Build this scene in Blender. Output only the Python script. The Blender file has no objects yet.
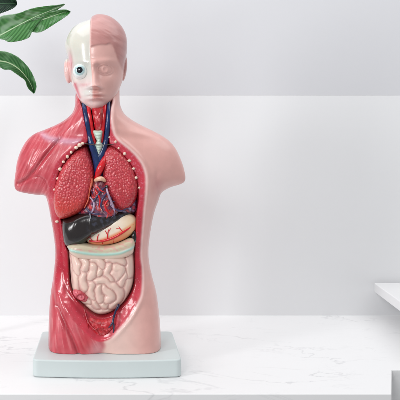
import bpy, math
import numpy as np
from mathutils import Vector
C = bpy.context.scene.collection
sc = bpy.context.scene
S = 0.001                      # all numbers below are millimetres, meshes are stored in metres
CAMY, HZ, CX, EYE = -700.0, 145.0, 107.0, 216.0

# ------------------------------------------------------------------ camera, world, lamps, exposure
cam_d = bpy.data.cameras.new('camera'); cam = bpy.data.objects.new('camera', cam_d); C.objects.link(cam)
cam.location = (0, CAMY*S, EYE*S); cam.rotation_euler = (math.radians(90), 0, 0)
cam_d.sensor_width = 36; cam_d.lens = 36*700/400
cam_d.shift_x = (200-CX)/400; cam_d.shift_y = -(200-HZ)/400
cam_d.clip_start = 0.01; cam_d.clip_end = 50
sc.camera = cam
w = bpy.data.worlds.new('World'); sc.world = w; w.use_nodes = True
bg = w.node_tree.nodes['Background']; bg.inputs[0].default_value = (0.97, 0.98, 1.0, 1); bg.inputs[1].default_value = 0.33

def area(name, loc, target, sx, sy, power, col=(1, 1, 1)):
    d = bpy.data.lights.new(name, 'AREA'); d.shape = 'RECTANGLE'; d.size = sx*S; d.size_y = sy*S
    d.energy = power; d.color = col
    o = bpy.data.objects.new(name, d); C.objects.link(o); o.location = Vector(loc)*S
    o.rotation_euler = (Vector(target)-Vector(loc)).to_track_quat('-Z', 'Y').to_euler()
    return o
area('softbox_overhead', (220, 0, 880), (220, 60, 0), 1700, 640, 6.3)
area('softbox_strip_left', (-820, -560, 430), (-20, 0, 190), 110, 520, 3.6)
area('softbox_front', (-420, -1150, 600), (20, 0, 190), 330, 330, 4.4)
sc.view_settings.view_transform = 'Standard'; sc.view_settings.look = 'None'
sc.view_settings.exposure = 0.1; sc.view_settings.gamma = 1

# ------------------------------------------------------------------ small maths helpers
def lin(c):
    c = np.asarray(c, float)/255.0
    return np.where(c <= .04045, c/12.92, ((c+.055)/1.055)**2.4)
def P(px, py, Y=0.0):
    s = (Y-CAMY)/700.0
    return ((px-CX)*s, Y, EYE-(py-HZ)*s)
def P2(pts, Y):
    return np.array([[P(a, b, Y)[0], P(a, b, Y)[2]] for a, b in pts])
def photo(X, Z, Y=-28.0):       # flat drawing coordinates used for the painted patterns (fixed depth, so they stay on the object)
    s = (Y-CAMY)/700.0
    return CX+X/s, HZ+(EYE-Z)/s
def catmull(p, n=8, closed=True):
    p = np.asarray(p, float); N = len(p); out = []
    if not closed:
        p = np.vstack([2*p[0]-p[1], p, 2*p[-1]-p[-2]])
        rng = range(1, len(p)-2)
    else: rng = range(N)
    for i in rng:
        if closed: a, b, c, d = p[(i-1) % N], p[i], p[(i+1) % N], p[(i+2) % N]
        else: a, b, c, d = p[i-1], p[i], p[i+1], p[i+2]
        for t in np.arange(n)/n:
            out.append(.5*((2*b)+(-a+c)*t+(2*a-5*b+4*c-d)*t*t+(-a+3*b-3*c+d)*t**3))
    if not closed: out.append(p[-2])
    return np.array(out)
def seg_dist(X, Z, poly, closed=True):
    D = np.full(X.shape, 1e9); n = len(poly)
    for i in range(n if closed else n-1):
        a = poly[i]; b = poly[(i+1) % n]; e = b-a; L = max(e@e, 1e-12)
        t = np.clip(((X-a[0])*e[0]+(Z-a[1])*e[1])/L, 0, 1)
        np.minimum(D, (X-a[0]-t*e[0])**2+(Z-a[1]-t*e[1])**2, out=D)
    return np.sqrt(D)
def sdf2(X, Z, poly):           # positive inside
    D = seg_dist(X, Z, poly); ins = np.zeros(X.shape, bool); n = len(poly)
    for i in range(n):
        x1, z1 = poly[i]; x2, z2 = poly[(i+1) % n]
        if z1 == z2: continue
        ins ^= ((z1 > Z) != (z2 > Z)) & (X < (x2-x1)*(Z-z1)/(z2-z1)+x1)
    return np.where(ins, D, -D)
def bilin(A, fx, fz):
    fx = np.clip(fx, 0, A.shape[0]-1.001); fz = np.clip(fz, 0, A.shape[1]-1.001)
    i = fx.astype(int); k = fz.astype(int); a = fx-i; b = fz-k
    return A[i, k]*(1-a)*(1-b)+A[i+1, k]*a*(1-b)+A[i, k+1]*(1-a)*b+A[i+1, k+1]*a*b
def inflate(d, h):              # solves lap(u) = -2 inside, u = 0 on the outline; sub-pixel exact at the rim
    levels = [d]; hs = [h]
    while min(levels[-1].shape) > 24 and len(levels) < 5:
        levels.append(levels[-1][::2, ::2]); hs.append(hs[-1]*2)
    u = np.zeros(levels[-1].shape)
    for L in range(len(levels)-1, -1, -1):
        dd, hh = levels[L], hs[L]
        if u.shape != dd.shape:
            gx, gz = np.meshgrid(np.arange(dd.shape[0])/2, np.arange(dd.shape[1])/2, indexing='ij')
            u = bilin(u, gx, gz)
        m = dd > 0; u = u*m
        for _ in range(900 if L == len(levels)-1 else 120):
            v = np.zeros_like(u)
            v[1:-1, 1:-1] = .25*(u[2:, 1:-1]+u[:-2, 1:-1]+u[1:-1, 2:]+u[1:-1, :-2])+.5*hh*hh
            u = v*m
    deep = d > 2.5*h
    q = np.where(deep, u/np.maximum(d, h), 0); wt = deep.astype(float); q0, w0 = q.copy(), wt.copy()
    for _ in range(10):
        def bl(A):
            B = A.copy(); B[1:-1, 1:-1] = (A[1:-1, 1:-1]*2+A[2:, 1:-1]+A[:-2, 1:-1]+A[1:-1, 2:]+A[1:-1, :-2])/6
            return B
        q = bl(q); wt = bl(wt)
    fill = np.where(wt > 1e-6, q/np.maximum(wt, 1e-6), 20)
    return np.where(deep, u, d*fill)
def hash3(i, j, k, seed):
    with np.errstate(over='ignore'):
        n = (i.astype(np.uint32)*np.uint32(374761393)+j.astype(np.uint32)*np.uint32(668265263)+k.astype(np.uint32)*np.uint32(2246822519)+np.uint32(seed*3266489+17))
        n = (n ^ (n >> np.uint32(13)))*np.uint32(1274126177); n ^= n >> np.uint32(16)
    return n.astype(np.float64)/4294967295.0
def noise(x, y, z, seed=0):
    x, y, z = np.broadcast_arrays(np.asarray(x, float), y, z)
    i = np.floor(x).astype(np.int64); j = np.floor(y).astype(np.int64); k = np.floor(z).astype(np.int64)
    a, b, c = x-i, y-j, z-k; a = a*a*(3-2*a); b = b*b*(3-2*b); c = c*c*(3-2*c); r = 0
    for di in (0, 1):
        for dj in (0, 1):
            for dk in (0, 1):
                r = r+hash3(i+di, j+dj, k+dk, seed)*(a if di else 1-a)*(b if dj else 1-b)*(c if dk else 1-c)
    return r
def fbm(x, y, z, seed=0, o=3):
    r = 0; t = 0
    for q in range(o):
        th = .6+1.1*q; cc, ss = math.cos(th), math.sin(th)
        r = r+noise((x*cc+z*ss)*2**q, y*2**q+.37*q, (z*cc-x*ss)*2**q, seed+q)/2**q; t += 1/2**q
    return r/t
def cells(x, z, seed=0):        # 2-D Voronoi: nearest distance, second distance, random id
    i = np.floor(x).astype(np.int64); k = np.floor(z).astype(np.int64); zero = np.zeros_like(i)
    f1 = np.full(x.shape, 9.); f2 = f1.copy(); idr = f1.copy()
    for di in (-1, 0, 1):
        for dk in (-1, 0, 1):
            cx = i+di+.15+.7*hash3(i+di, zero, k+dk, seed); cz = k+dk+.15+.7*hash3(i+di, zero+1, k+dk, seed)
            d = np.hypot(x-cx, z-cz); r = hash3(i+di, zero+2, k+dk, seed)
            new = d < f1; f2 = np.where(new, f1, np.minimum(f2, d)); idr = np.where(new, r, idr); f1 = np.where(new, d, f1)
    return f1, f2, idr
def sst(a, b, x):
    t = np.clip((x-a)/(b-a), 0, 1); return t*t*(3-2*t)
def gs(x, z, cx, cz, sx, sz, rot=0):
    c, s = math.cos(rot), math.sin(rot); a = (x-cx)*c+(z-cz)*s; b = -(x-cx)*s+(z-cz)*c
    return np.exp(-.5*((a/sx)**2+(b/sz)**2))
def mixc(base, col, m):
    return base*(1-m[:, None])+np.asarray(col)[None, :]*m[:, None]

# ------------------------------------------------------------------ surface nets
def nets(F, org, h, smooth=2):
    ins = F < 0; n = np.array(F.shape)
    c = np.zeros(n-1, np.int8)
    for a in (0, 1):
        for b in (0, 1):
            for d in (0, 1):
                c += ins[a:n[0]-1+a, b:n[1]-1+b, d:n[2]-1+d]
    act = (c > 0) & (c < 8); idx = np.argwhere(act); ids = np.full(n-1, -1, np.int64); ids[act] = np.arange(len(idx))
    pos = np.zeros((len(idx), 3)); cnt = np.zeros(len(idx)); I, J, K = idx.T
    corners = [(a, b, d) for a in (0, 1) for b in (0, 1) for d in (0, 1)]
    for p in corners:
        for ax in range(3):
            if p[ax]: continue
            q = list(p); q[ax] = 1
            f0 = F[I+p[0], J+p[1], K+p[2]]; f1 = F[I+q[0], J+q[1], K+q[2]]
            m = (f0 < 0) != (f1 < 0); t = np.where(m, f0/np.where(m, f0-f1, 1), 0)
            v = np.tile(np.array(p, float), (len(idx), 1)); v[:, ax] += t
            pos += v*m[:, None]; cnt += m
    V = (idx+pos/cnt[:, None])*h+np.array(org)[None, :]
    quads = []
    for ax in range(3):
        b, d = [(1, 2), (2, 0), (0, 1)][ax]
        s0 = [slice(None)]*3; s1 = [slice(None)]*3; s0[ax] = slice(0, -1); s1[ax] = slice(1, None)
        A, B = ins[tuple(s0)], ins[tuple(s1)]; e = np.argwhere(A != B)
        e = e[(e[:, b] > 0) & (e[:, d] > 0) & (e[:, b] < n[b]-1) & (e[:, d] < n[d]-1)]
        sign = A[tuple(e.T)]
        def cid(ob, od):
            q = e.copy(); q[:, b] -= ob; q[:, d] -= od; return ids[tuple(q.T)]
        Q = np.stack([cid(1, 1), cid(0, 1), cid(0, 0), cid(1, 0)], 1)
        Q[~sign] = Q[~sign][:, ::-1]; quads.append(Q)
    Q = np.vstack(quads)
    for _ in range(smooth):
        acc = np.zeros_like(V); num = np.zeros(len(V))
        for a in range(4):
            for b in ((a+1) % 4, (a+3) % 4):
                for t in range(3): acc[:, t] += np.bincount(Q[:, a], V[Q[:, b], t], len(V))
                num += np.bincount(Q[:, a], minlength=len(V))
        V = V*.5+.5*acc/np.maximum(num, 1)[:, None]
    return V, Q
def vnormals(V, Q):
    nrm = np.cross(V[Q[:, 2]]-V[Q[:, 0]], V[Q[:, 3]]-V[Q[:, 1]]); N = np.zeros_like(V)
    for a in range(Q.shape[1]):
        for t in range(3): N[:, t] += np.bincount(Q[:, a], nrm[:, t], len(V))
    return N/np.maximum(np.linalg.norm(N, axis=1), 1e-12)[:, None]
def make(name, V, Q, mat, parent=None, col=None, normals=None):
    V = np.asarray(V, float); me = bpy.data.meshes.new(name)
    if isinstance(Q, np.ndarray) and len(Q):
        used = np.unique(Q); mp = np.full(len(V), -1); mp[used] = np.arange(len(used)); V = V[used]; Q = mp[Q]
        if col is not None: col = col[used]
        if normals is not None: normals = normals[used]
        k = Q.shape[1]; me.vertices.add(len(V)); me.vertices.foreach_set('co', (V*S).ravel())
        me.loops.add(Q.size); me.loops.foreach_set('vertex_index', Q.ravel().astype(np.int32))
        me.polygons.add(len(Q)); me.polygons.foreach_set('loop_start', np.arange(0, Q.size, k, dtype=np.int32))
        me.update(calc_edges=True)
    else:
        me.from_pydata([tuple(v*S) for v in V], [], Q); me.update()
    if col is not None:
        at = me.color_attributes.new('Col', 'FLOAT_COLOR', 'POINT')
        at.data.foreach_set('color', np.hstack([np.clip(col, 0, 1), np.ones((len(col), 1))]).ravel())
    me.polygons.foreach_set('use_smooth', [True]*len(me.polygons)); me.update()
    if normals is not None: me.normals_split_custom_set_from_vertices([tuple(v) for v in normals])
    if mat: me.materials.append(mat)
    o = bpy.data.objects.new(name, me); C.objects.link(o)
    if parent: o.parent = parent
    return o
def tag(o, label=None, cat=None, group=None, kind=None):
    if label: o['label'] = label
    if cat: o['category'] = cat
    if group: o['group'] = group
    if kind: o['kind'] = kind
    return o

# ------------------------------------------------------------------ materials
def material(name, col=None, rough=.3, coat=.0, bump=0., bscale=900., sss=0., vary=.06, vscale=120., rvar=.1, extra=None, stretch=None):
    m = bpy.data.materials.new(name); m.use_nodes = True; nt = m.node_tree; N = nt.nodes; L = nt.links
    b = N['Principled BSDF']; tc = N.new('ShaderNodeTexCoord'); co = tc.outputs['Object']
    if stretch:
        mp = N.new('ShaderNodeMapping'); mp.inputs['Scale'].default_value = stretch; L.new(co, mp.inputs[0]); co2 = mp.outputs[0]
    else: co2 = co
    if col is None:
        a = N.new('ShaderNodeAttribute'); a.attribute_name = 'Col'; src = a.outputs['Color']
    else:
        a = N.new('ShaderNodeRGB'); a.outputs[0].default_value = (*lin(col), 1); src = a.outputs[0]
    nz = N.new('ShaderNodeTexNoise'); nz.inputs['Scale'].default_value = vscale; nz.inputs['Detail'].default_value = 5; L.new(co2, nz.inputs['Vector'])
    mr = N.new('ShaderNodeMapRange'); L.new(nz.outputs['Fac'], mr.inputs[0])
    mr.inputs[1].default_value = .3; mr.inputs[2].default_value = .7; mr.inputs[3].default_value = 1-vary; mr.inputs[4].default_value = 1+vary
    hs = N.new('ShaderNodeHueSaturation'); L.new(src, hs.inputs['Color']); L.new(mr.outputs[0], hs.inputs['Value']); src = hs.outputs[0]
    if extra: src = extra(nt, co, src)
    L.new(src, b.inputs['Base Color'])
    rr = N.new('ShaderNodeMapRange'); L.new(nz.outputs['Fac'], rr.inputs[0]); rr.inputs[1].default_value = .3; rr.inputs[2].default_value = .7
    rr.inputs[3].default_value = rough*(1-rvar); rr.inputs[4].default_value = rough*(1+rvar); L.new(rr.outputs[0], b.inputs['Roughness'])
    b.inputs['Coat Weight'].default_value = coat; b.inputs['Coat Roughness'].default_value = .08
    if sss:
        b.inputs['Subsurface Weight'].default_value = sss; b.inputs['Subsurface Radius'].default_value = (1, .5, .4); b.inputs['Subsurface Scale'].default_value = .003
    if bump:
        bn = N.new('ShaderNodeTexNoise'); bn.inputs['Scale'].default_value = bscale; bn.inputs['Detail'].default_value = 3; L.new(co2, bn.inputs['Vector'])
        bp = N.new('ShaderNodeBump'); bp.inputs['Strength'].default_value = bump; bp.inputs['Distance'].default_value = .001
        L.new(bn.outputs['Fac'], bp.inputs['Height']); L.new(bp.outputs[0], b.inputs['Normal']); L.new(bp.outputs[0], b.inputs['Coat Normal'])
    return m
def dots(c, scale, r, amount=.7):
    def f(nt, co, src):
        N, L = nt.nodes, nt.links
        v = N.new('ShaderNodeTexVoronoi'); v.inputs['Scale'].default_value = scale; L.new(co, v.inputs['Vector'])
        lt = N.new('ShaderNodeMapRange'); L.new(v.outputs['Distance'], lt.inputs[0]); lt.inputs[1].default_value = r*.6; lt.inputs[2].default_value = r
        lt.inputs[3].default_value = amount; lt.inputs[4].default_value = 0
        mx = N.new('ShaderNodeMix'); mx.data_type = 'RGBA'; L.new(lt.outputs[0], mx.inputs[0]); L.new(src, mx.inputs[6]); mx.inputs[7].default_value = (*lin(c), 1)
        return mx.outputs[2]
    return f
M = {}
M['skin'] = material('painted_skin', rough=.32, coat=.28, bump=.04, sss=.06, vary=.035)
M['muscle'] = material('painted_muscle', rough=.33, coat=.4, bump=.06, bscale=500, vary=.08, vscale=160)
M['wall'] = material('painted_cavity', rough=.24, coat=.5, bump=.06, bscale=500, vary=.12, extra=dots((235, 150, 160), 420, .2, .3))
M['bone'] = material('painted_bone', rough=.2, coat=.6, bump=.02, sss=.2, vary=.02)
M['organ'] = material('painted_organ', rough=.27, coat=.4, bump=.25, bscale=700, vary=.12, vscale=400)
M['gut'] = material('painted_gut', rough=.36, coat=.25, bump=.05, sss=.2, vary=.04)
M['liver'] = material('painted_liver', rough=.2, coat=.6, bump=.08, vary=.2)
M['blue'] = material('blue_vein_paint', (14, 46, 98), rough=.25, coat=.4, bump=.1, vary=.25, vscale=300)
M['red'] = material('red_artery_paint', (215, 22, 36), rough=.22, coat=.5, bump=.1, vary=.15, vscale=300)
M['bead'] = material('cartilage_paint', (238, 214, 196), rough=.25, coat=.4, vary=.15, vscale=500)
M['mint'] = material('trachea_paint', (205, 226, 210), rough=.3, coat=.3, vary=.08)
M['base'] = material('base_plastic', (206, 216, 216), rough=.42, bump=.03, vary=.03, vscale=25)
M['eye'] = material('eyeball_paint', (238, 246, 244), rough=.1, coat=1, vary=.01)
M['black'] = material('pupil_paint', (6, 14, 24), rough=.08, coat=1, vary=.01)
M['pin'] = material('dark_wire', (70, 52, 50), rough=.35, vary=.1)

# ------------------------------------------------------------------ generic builders
def tube(name, pts, rad, mat, parent, seg=10, col=None, n=6):
    """pts: (px, py, Y); rad: number or list, mm"""
    w3 = np.array([P(*p) for p in pts], float)
    r = np.array(rad if hasattr(rad, '__len__') else [rad]*len(pts), float)
    c = catmull(np.hstack([w3, r[:, None]]), n, False); p = c[:, :3]; r = np.maximum(c[:, 3], .05)
    T = np.gradient(p, axis=0); T /= np.linalg.norm(T, axis=1)[:, None]; up = np.array([0, -1, 0.01])
    A = np.cross(T, up); A /= np.linalg.norm(A, axis=1)[:, None]; B = np.cross(A, T)
    ang = np.arange(seg)*2*math.pi/seg
    V = (p[:, None]+r[:, None, None]*(np.cos(ang)[None, :, None]*A[:, None]+np.sin(ang)[None, :, None]*B[:, None])).reshape(-1, 3)
    m = len(p); V = np.vstack([V, p[0]-T[0]*r[0]*.5, p[-1]+T[-1]*r[-1]*.5]); F = []
    for i in range(m-1):
        for j in range(seg):
            k = (j+1) % seg; F.append((i*seg+j, i*seg+k, (i+1)*seg+k, (i+1)*seg+j))
    for j in range(seg):
        k = (j+1) % seg; F.append((m*seg, j, k)[::-1]); F.append((m*seg+1, (m-1)*seg+j, (m-1)*seg+k))
    return make(name, V, F, mat, parent)
def ball(name, c, r, mat, parent, nu=20, nv=12, cap=1.0, rot=None, col=None):
    V, F = [], []
    for i in range(nv+1):
        t = math.pi*cap*i/nv
        for j in range(nu):
            a = 2*math.pi*j/nu; v = Vector((math.sin(t)*math.cos(a), -math.cos(t), math.sin(t)*math.sin(a)))
            if rot: v.rotate(rot)
            V.append((c[0]+v.x*r[0], c[1]+v.y*r[1], c[2]+v.z*r[2]))
    for i in range(nv):
        for j in range(nu):
            k = (j+1) % nu; F.append((i*nu+j, i*nu+k, (i+1)*nu+k, (i+1)*nu+j))
    return make(name, V, F, mat, parent)
def blob(name, outline, Yf, depth, mat, parent, disp=None, color=None, h=.6, yc=None, backk=.6, full=1.0):
    """closed organ inflated from its outline; Yf = depth (Y) of the front-most point"""
    yc = Yf+depth if yc is None else yc
    poly = catmull(P2(outline, Yf*.6+yc*.4), 6)
    x0, z0 = poly.min(0)-4; x1, z1 = poly.max(0)+4
    gx = np.arange(x0, x1+h, h); gz = np.arange(z0, z1+h, h); X, Z = np.meshgrid(gx, gz, indexing='ij')
    d = sdf2(X, Z, poly); u = inflate(d, h); um = u.max(); u = np.where(u > 0, um*(1-(1-np.clip(u/um, 0, 1))**full), u*full); k = depth/math.sqrt(um)
    H = k*np.sqrt(np.maximum(u, 0))
    pxx, pyy = photo(X, Z, Yf+2)
    dd = disp(pxx, pyy, d) if disp is not None else 0*X
    edge = sst(0, 2.5, d)
    gy = np.arange(yc-depth-6, yc+depth*backk+4, h)
    Y = gy[None, :, None]-yc
    ye = np.where(Y < 0, Y+(dd*edge)[:, None, :], Y/backk)
    uu = u[:, None, :]; r = np.abs(ye)/k
    F = (r*r-uu)/(r+np.sqrt(np.maximum(uu, 0))+2)
    V, Q = nets(F.astype(np.float32), (x0, gy[0], z0), h, 1)
    col = None
    if color is not None:
        a, b = photo(V[:, 0], V[:, 2], Yf+2); col = color(a, b, V)
    return make(name, V, Q, mat, parent, col)

# ================================================================== the surface and background
def box(name, x0, x1, y0, y1, z0, z1, mat, bevel=0., parent=None):
    V = [(x, y, z) for x in (x0, x1) for y in (y0, y1) for z in (z0, z1)]
    F = [(0, 1, 3, 2), (4, 6, 7, 5), (0, 4, 5, 1), (2, 3, 7, 6), (0, 2, 6, 4), (1, 5, 7, 3)]
    o = make(name, V, F, mat, parent); o.data.polygons.foreach_set('use_smooth', [False]*6)
    if bevel:
        b = o.modifiers.new('bevel', 'BEVEL'); b.width = bevel*S; b.segments = 3; b.limit_method = 'ANGLE'
    return o
def marble():
    m = bpy.data.materials.new('white_marble'); m.use_nodes = True; nt = m.node_tree; N, L = nt.nodes, nt.links; b = N['Principled BSDF']
    tc = N.new('ShaderNodeTexCoord'); mp = N.new('ShaderNodeMapping'); mp.inputs['Rotation'].default_value = (0, 0, math.radians(-52)); mp.inputs['Scale'].default_value = (1, 3.0, 2.2)
    L.new(tc.outputs['Object'], mp.inputs[0])
    base = None
    for sc_, wdt, amt in ((4.5, .010, .42), (11., .010, .16)):
        nz = N.new('ShaderNodeTexNoise'); nz.inputs['Scale'].default_value = sc_; nz.inputs['Detail'].default_value = 6; nz.inputs['Roughness'].default_value = .55; nz.inputs['Distortion'].default_value = .6
        L.new(mp.outputs[0], nz.inputs['Vector'])
        s = N.new('ShaderNodeMath'); s.operation = 'SUBTRACT'; L.new(nz.outputs['Fac'], s.inputs[0]); s.inputs[1].default_value = .5
        a = N.new('ShaderNodeMath'); a.operation = 'ABSOLUTE'; L.new(s.outputs[0], a.inputs[0])
        r = N.new('ShaderNodeMapRange'); L.new(a.outputs[0], r.inputs[0]); r.inputs[1].default_value = 0; r.inputs[2].default_value = wdt; r.inputs[3].default_value = amt; r.inputs[4].default_value = 0
        n2 = N.new('ShaderNodeTexNoise'); n2.inputs['Scale'].default_value = sc_*1.7; L.new(tc.outputs['Object'], n2.inputs['Vector'])
        r2 = N.new('ShaderNodeMapRange'); L.new(n2.outputs['Fac'], r2.inputs[0]); r2.inputs[1].default_value = .45; r2.inputs[2].default_value = .65
        mu = N.new('ShaderNodeMath'); mu.operation = 'MULTIPLY'; L.new(r.outputs[0], mu.inputs[0]); L.new(r2.outputs[0], mu.inputs[1])
        if base is None: base = mu.outputs[0]
        else:
            ad = N.new('ShaderNodeMath'); ad.operation = 'ADD'; L.new(base, ad.inputs[0]); L.new(mu.outputs[0], ad.inputs[1]); base = ad.outputs[0]
    mx = N.new('ShaderNodeMix'); mx.data_type = 'RGBA'; L.new(base, mx.inputs[0]); mx.inputs[6].default_value = (.86, .86, .865, 1); mx.inputs[7].default_value = (.42, .42, .44, 1)
    L.new(mx.outputs[2], b.inputs['Base Color']); b.inputs['Roughness'].default_value = .3; b.inputs['Specular IOR Level'].default_value = .35
    return m
M['marble'] = marble()
M['paint'] = material('white_wall_paint', (230, 231, 233), rough=.7, vary=.008, vscale=8, bump=.03, bscale=300)
M['upper'] = material('grey_wall_paint', (220, 221, 225), rough=.7, vary=.008, vscale=8, bump=.03, bscale=300)
M['shelf'] = material('white_lacquer', (232, 232, 233), rough=.35, vary=.01, vscale=20)
# lower wall panel; lean and curve added so overhead light brightens its top
zt = EYE-(94.5-HZ)*(905)/700
prof = []
for i in range(25):
    t = i/24; z = -60+(zt+60)*t; prof.append((186+32*t**2.0, z))
V = []; F = []
for x in (-1100, 1500):
    for y, z in prof: V.append((x, y, z))
    V.append((x, 240, zt)); V.append((x, 240, -60))
n = len(prof)+2
for i in range(n): F.append((i, i+n, (i+1) % n+n, (i+1) % n))
F.append(tuple(range(n))); F.append(tuple(range(2*n-1, n-1, -1)))
wl = make('lower_wall', V, F, M['paint']); wl.data.polygons.foreach_set('use_smooth', [False]*len(F)); tag(wl, kind='structure')
uw = box('upper_wall', -1100, 1500, 217.8, 260, zt, 1400, M['upper']); tag(uw, kind='structure')
fl = box('floor', -1500, 1900, -1600, 184, -800, -790, M['paint']); tag(fl, kind='structure')

# display shelf at the right: a slab raised on a hidden pedestal, and the low step
def prism(name, pts, z0, z1, mat, bevel, parent=None):
    n = len(pts); V = [(x, y, z0) for x, y in pts]+[(x, y, z1) for x, y in pts]
    F = [tuple(range(n))[::-1], tuple(range(n, 2*n))]+[(i, (i+1) % n, (i+1) % n+n, i+n) for i in range(n)]
    o = make(name, V, F, mat, parent); o.data.polygons.foreach_set('use_smooth', [False]*len(F))
    if bevel:
        b = o.modifiers.new('bevel', 'BEVEL'); b.width = bevel*S; b.segments = 4; b.limit_method = 'ANGLE'; b.angle_limit = math.radians(40)
    return o
tb = prism('marble_table', [(-700, -93), (246.7, -93), (273.5, -28), (900, -28), (900, 190), (-700, 190)], -60, 0, M['marble'], .8); tag(tb, kind='structure')
sh = bpy.data.objects.new('display_shelf', None); C.objects.link(sh)
prism('shelf_slab', [(337, 183), (325.5, 72), (312, -10), (384, -10), (384, 183)], 30.5, 42, M['shelf'], 1.2, sh)
box('pedestal', 354, 374, 60, 112, .2, 30.5, M['shelf'], .8, sh)
tag(sh, 'white lacquered slab shelf raised above the marble at the right edge', 'shelf')

# ================================================================== the anatomical model
root = bpy.data.objects.new('anatomical_torso_model', None); C.objects.link(root)
tag(root, 'glossy anatomical torso, half skin and half red muscle, on a pale mint base', 'anatomy model')
# base
pts = []
hw, fy, by = 69.5, -50, 50
def corner(cx, cy, r, a0):
    return [(cx+r*math.cos(math.radians(a0+15*i)), cy+r*math.sin(math.radians(a0+15*i))) for i in range(7)]
pts += corner(-hw+6, fy+6, 6, 180)
pts += [(x, fy-3.2*(1-(x/63)**2)) for x in np.linspace(-55, 55, 12)]
pts += corner(hw-6, fy+6, 6, 270)+corner(hw-5, by-5, 5, 0)+corner(-hw+5, by-5, 5, 90)
bs = prism('base', pts, .3, 16.6, M['base'], 1.6, root)
bs.data.polygons.foreach_set('use_smooth', [True]*len(bs.data.polygons))
wn = bs.modifiers.new('wn', 'WEIGHTED_NORMAL')

OUT = [(78, 62), (76, 85), (75.3, 98), (74.8, 106), (72.3, 113), (66, 119), (57, 124.3), (45, 129.5), (35, 133.5), (27.5, 139.5), (21.5, 149), (17.5, 160), (15.5, 172), (14.3, 184), (16, 190),
       (22, 192.5), (30, 194), (38, 195), (44.5, 195.5), (46.5, 198), (48.5, 206), (50.5, 217), (52.5, 229), (54.5, 243), (55, 256), (54, 270), (52.3, 282), (50.5, 295), (49.2, 312), (48.8, 330), (48.8, 352), (49, 385),
       (80, 392), (107, 394), (135, 392), (160, 385), (160.8, 352), (160.3, 330), (159, 312), (156.5, 293), (152.5, 277), (149.6, 264), (148.6, 250), (150, 235), (152.3, 221), (155, 210), (158.3, 201), (161, 193.5),
       (166, 189.5), (172, 186.8), (179, 184.8), (184.2, 182), (185.6, 177), (183.8, 168), (180.5, 158.5), (175, 147.5), (167, 139), (155, 131.8), (143, 126), (133, 120.5), (125, 114.3), (121.2, 107.5), (119.8, 100), (119.3, 85), (116, 62)]
RIM = [(79.5, 96), (80.5, 108), (83, 122), (83.5, 137), (76, 144.5), (67, 151), (60, 158), (54, 168), (50.5, 180), (48, 192), (46, 205), (47, 220), (49, 240), (50, 258), (51, 275), (54, 290), (60, 302), (69, 314), (79, 325), (86, 331.5), (94, 338), (102, 340),
       (111, 336.5), (120, 327), (129, 316.5), (137, 304), (141.5, 295), (143, 283), (143, 270), (141.5, 257), (142, 243), (143, 230), (144.3, 212), (145.5, 198), (146.2, 184), (145.5, 174), (142, 164), (135.5, 155), (127, 147), (118.5, 140), (113.5, 132), (111.5, 120), (111.5, 108), (111, 96)]
CAV = [(80.5, 96), (82, 109), (85, 124), (87.5, 138), (85.5, 143), (78, 147), (70, 154.5), (63, 163), (58, 173), (55, 186), (53.5, 200), (55, 212), (60, 222), (62, 235), (64, 246), (66.5, 254), (67, 264), (67.5, 275), (69, 287), (74, 297), (81, 305), (89, 312), (100, 317.5), (112, 315), (122, 308), (130, 298), (135, 286),
       (136, 270), (135.8, 250), (136.3, 235), (137.5, 215), (139, 200), (138.8, 188), (136.5, 177), (131.5, 165), (125, 156), (117, 148.5), (110, 143), (110.2, 130), (110.8, 112), (110.8, 96)]
h = .8
gx = np.arange(-98, 82, h); gz = np.arange(8, 276, h); X, Z = np.meshgrid(gx, gz, indexing='ij')
dO = sdf2(X, Z, catmull(P2(OUT, 0), 6)); U = inflate(dO, h)
rowm = U.max(axis=0)[None, :]; pw = 1+1.9*sst(95, 25, Z); tt = np.clip(U/rowm, 0, 1)
U = np.where(U > 0, rowm*(1-(1-tt)**pw), U*pw)
dR = sdf2(X, Z, catmull(P2(RIM, -27), 6)); dC = sdf2(X, Z, catmull(P2(CAV, -26), 6))
KK = .64+.3*sst(222, 252, Z); kb = sst(95, 30, Z); KK = KK*(1-kb)+kb*34/np.sqrt(rowm)
SURF = -KK*np.sqrt(np.maximum(U, 0))
px, py = photo(X, Z)
# muscle relief on the left half, soft chest relief on the right
side = sst(1, -1, dR)      # outside the opening
lft = side*sst(104, 100, px)
def line_d(pts): return seg_dist(X, Z, catmull(P2(pts, -22), 6, False), False)
rel = np.zeros_like(X)
g1 = line_d([(60, 139), (53, 147), (44, 158), (33, 172), (24, 180), (17, 184)])
rel -= 2.8*np.exp(-(g1/1.9)**2)*lft
rel += 1.3*gs(px, py, 33, 155, 11, 17, .5)*lft
g2 = line_d([(24, 181), (32, 177), (40, 177), (46, 182), (47, 190)]); rel -= .9*np.exp(-(g2/1.3)**2)*lft
g3 = line_d([(58, 306), (66, 322), (74, 338), (80, 354)]); rel -= 3.0*np.exp(-(g3/2.2)**2)*lft
g4 = line_d([(52, 292), (56, 310), (55, 330), (51, 345)]); rel -= 1.0*np.exp(-(g4/1.6)**2)*lft
g5 = line_d([(62, 300), (76, 318), (88, 336), (92, 352)]); rel -= .7*np.exp(-(g5/1.5)**2)*lft
g6 = line_d([(36, 131), (48, 138), (60, 140.5), (72, 141.5), (82, 141)]); rel += 1.0*np.exp(-(g6/3.2)**2)*lft
g7 = line_d([(82, 108), (74, 118), (66, 128), (58, 137)]); rel -= .8*np.exp(-(g7/1.3)**2)*lft
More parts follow.
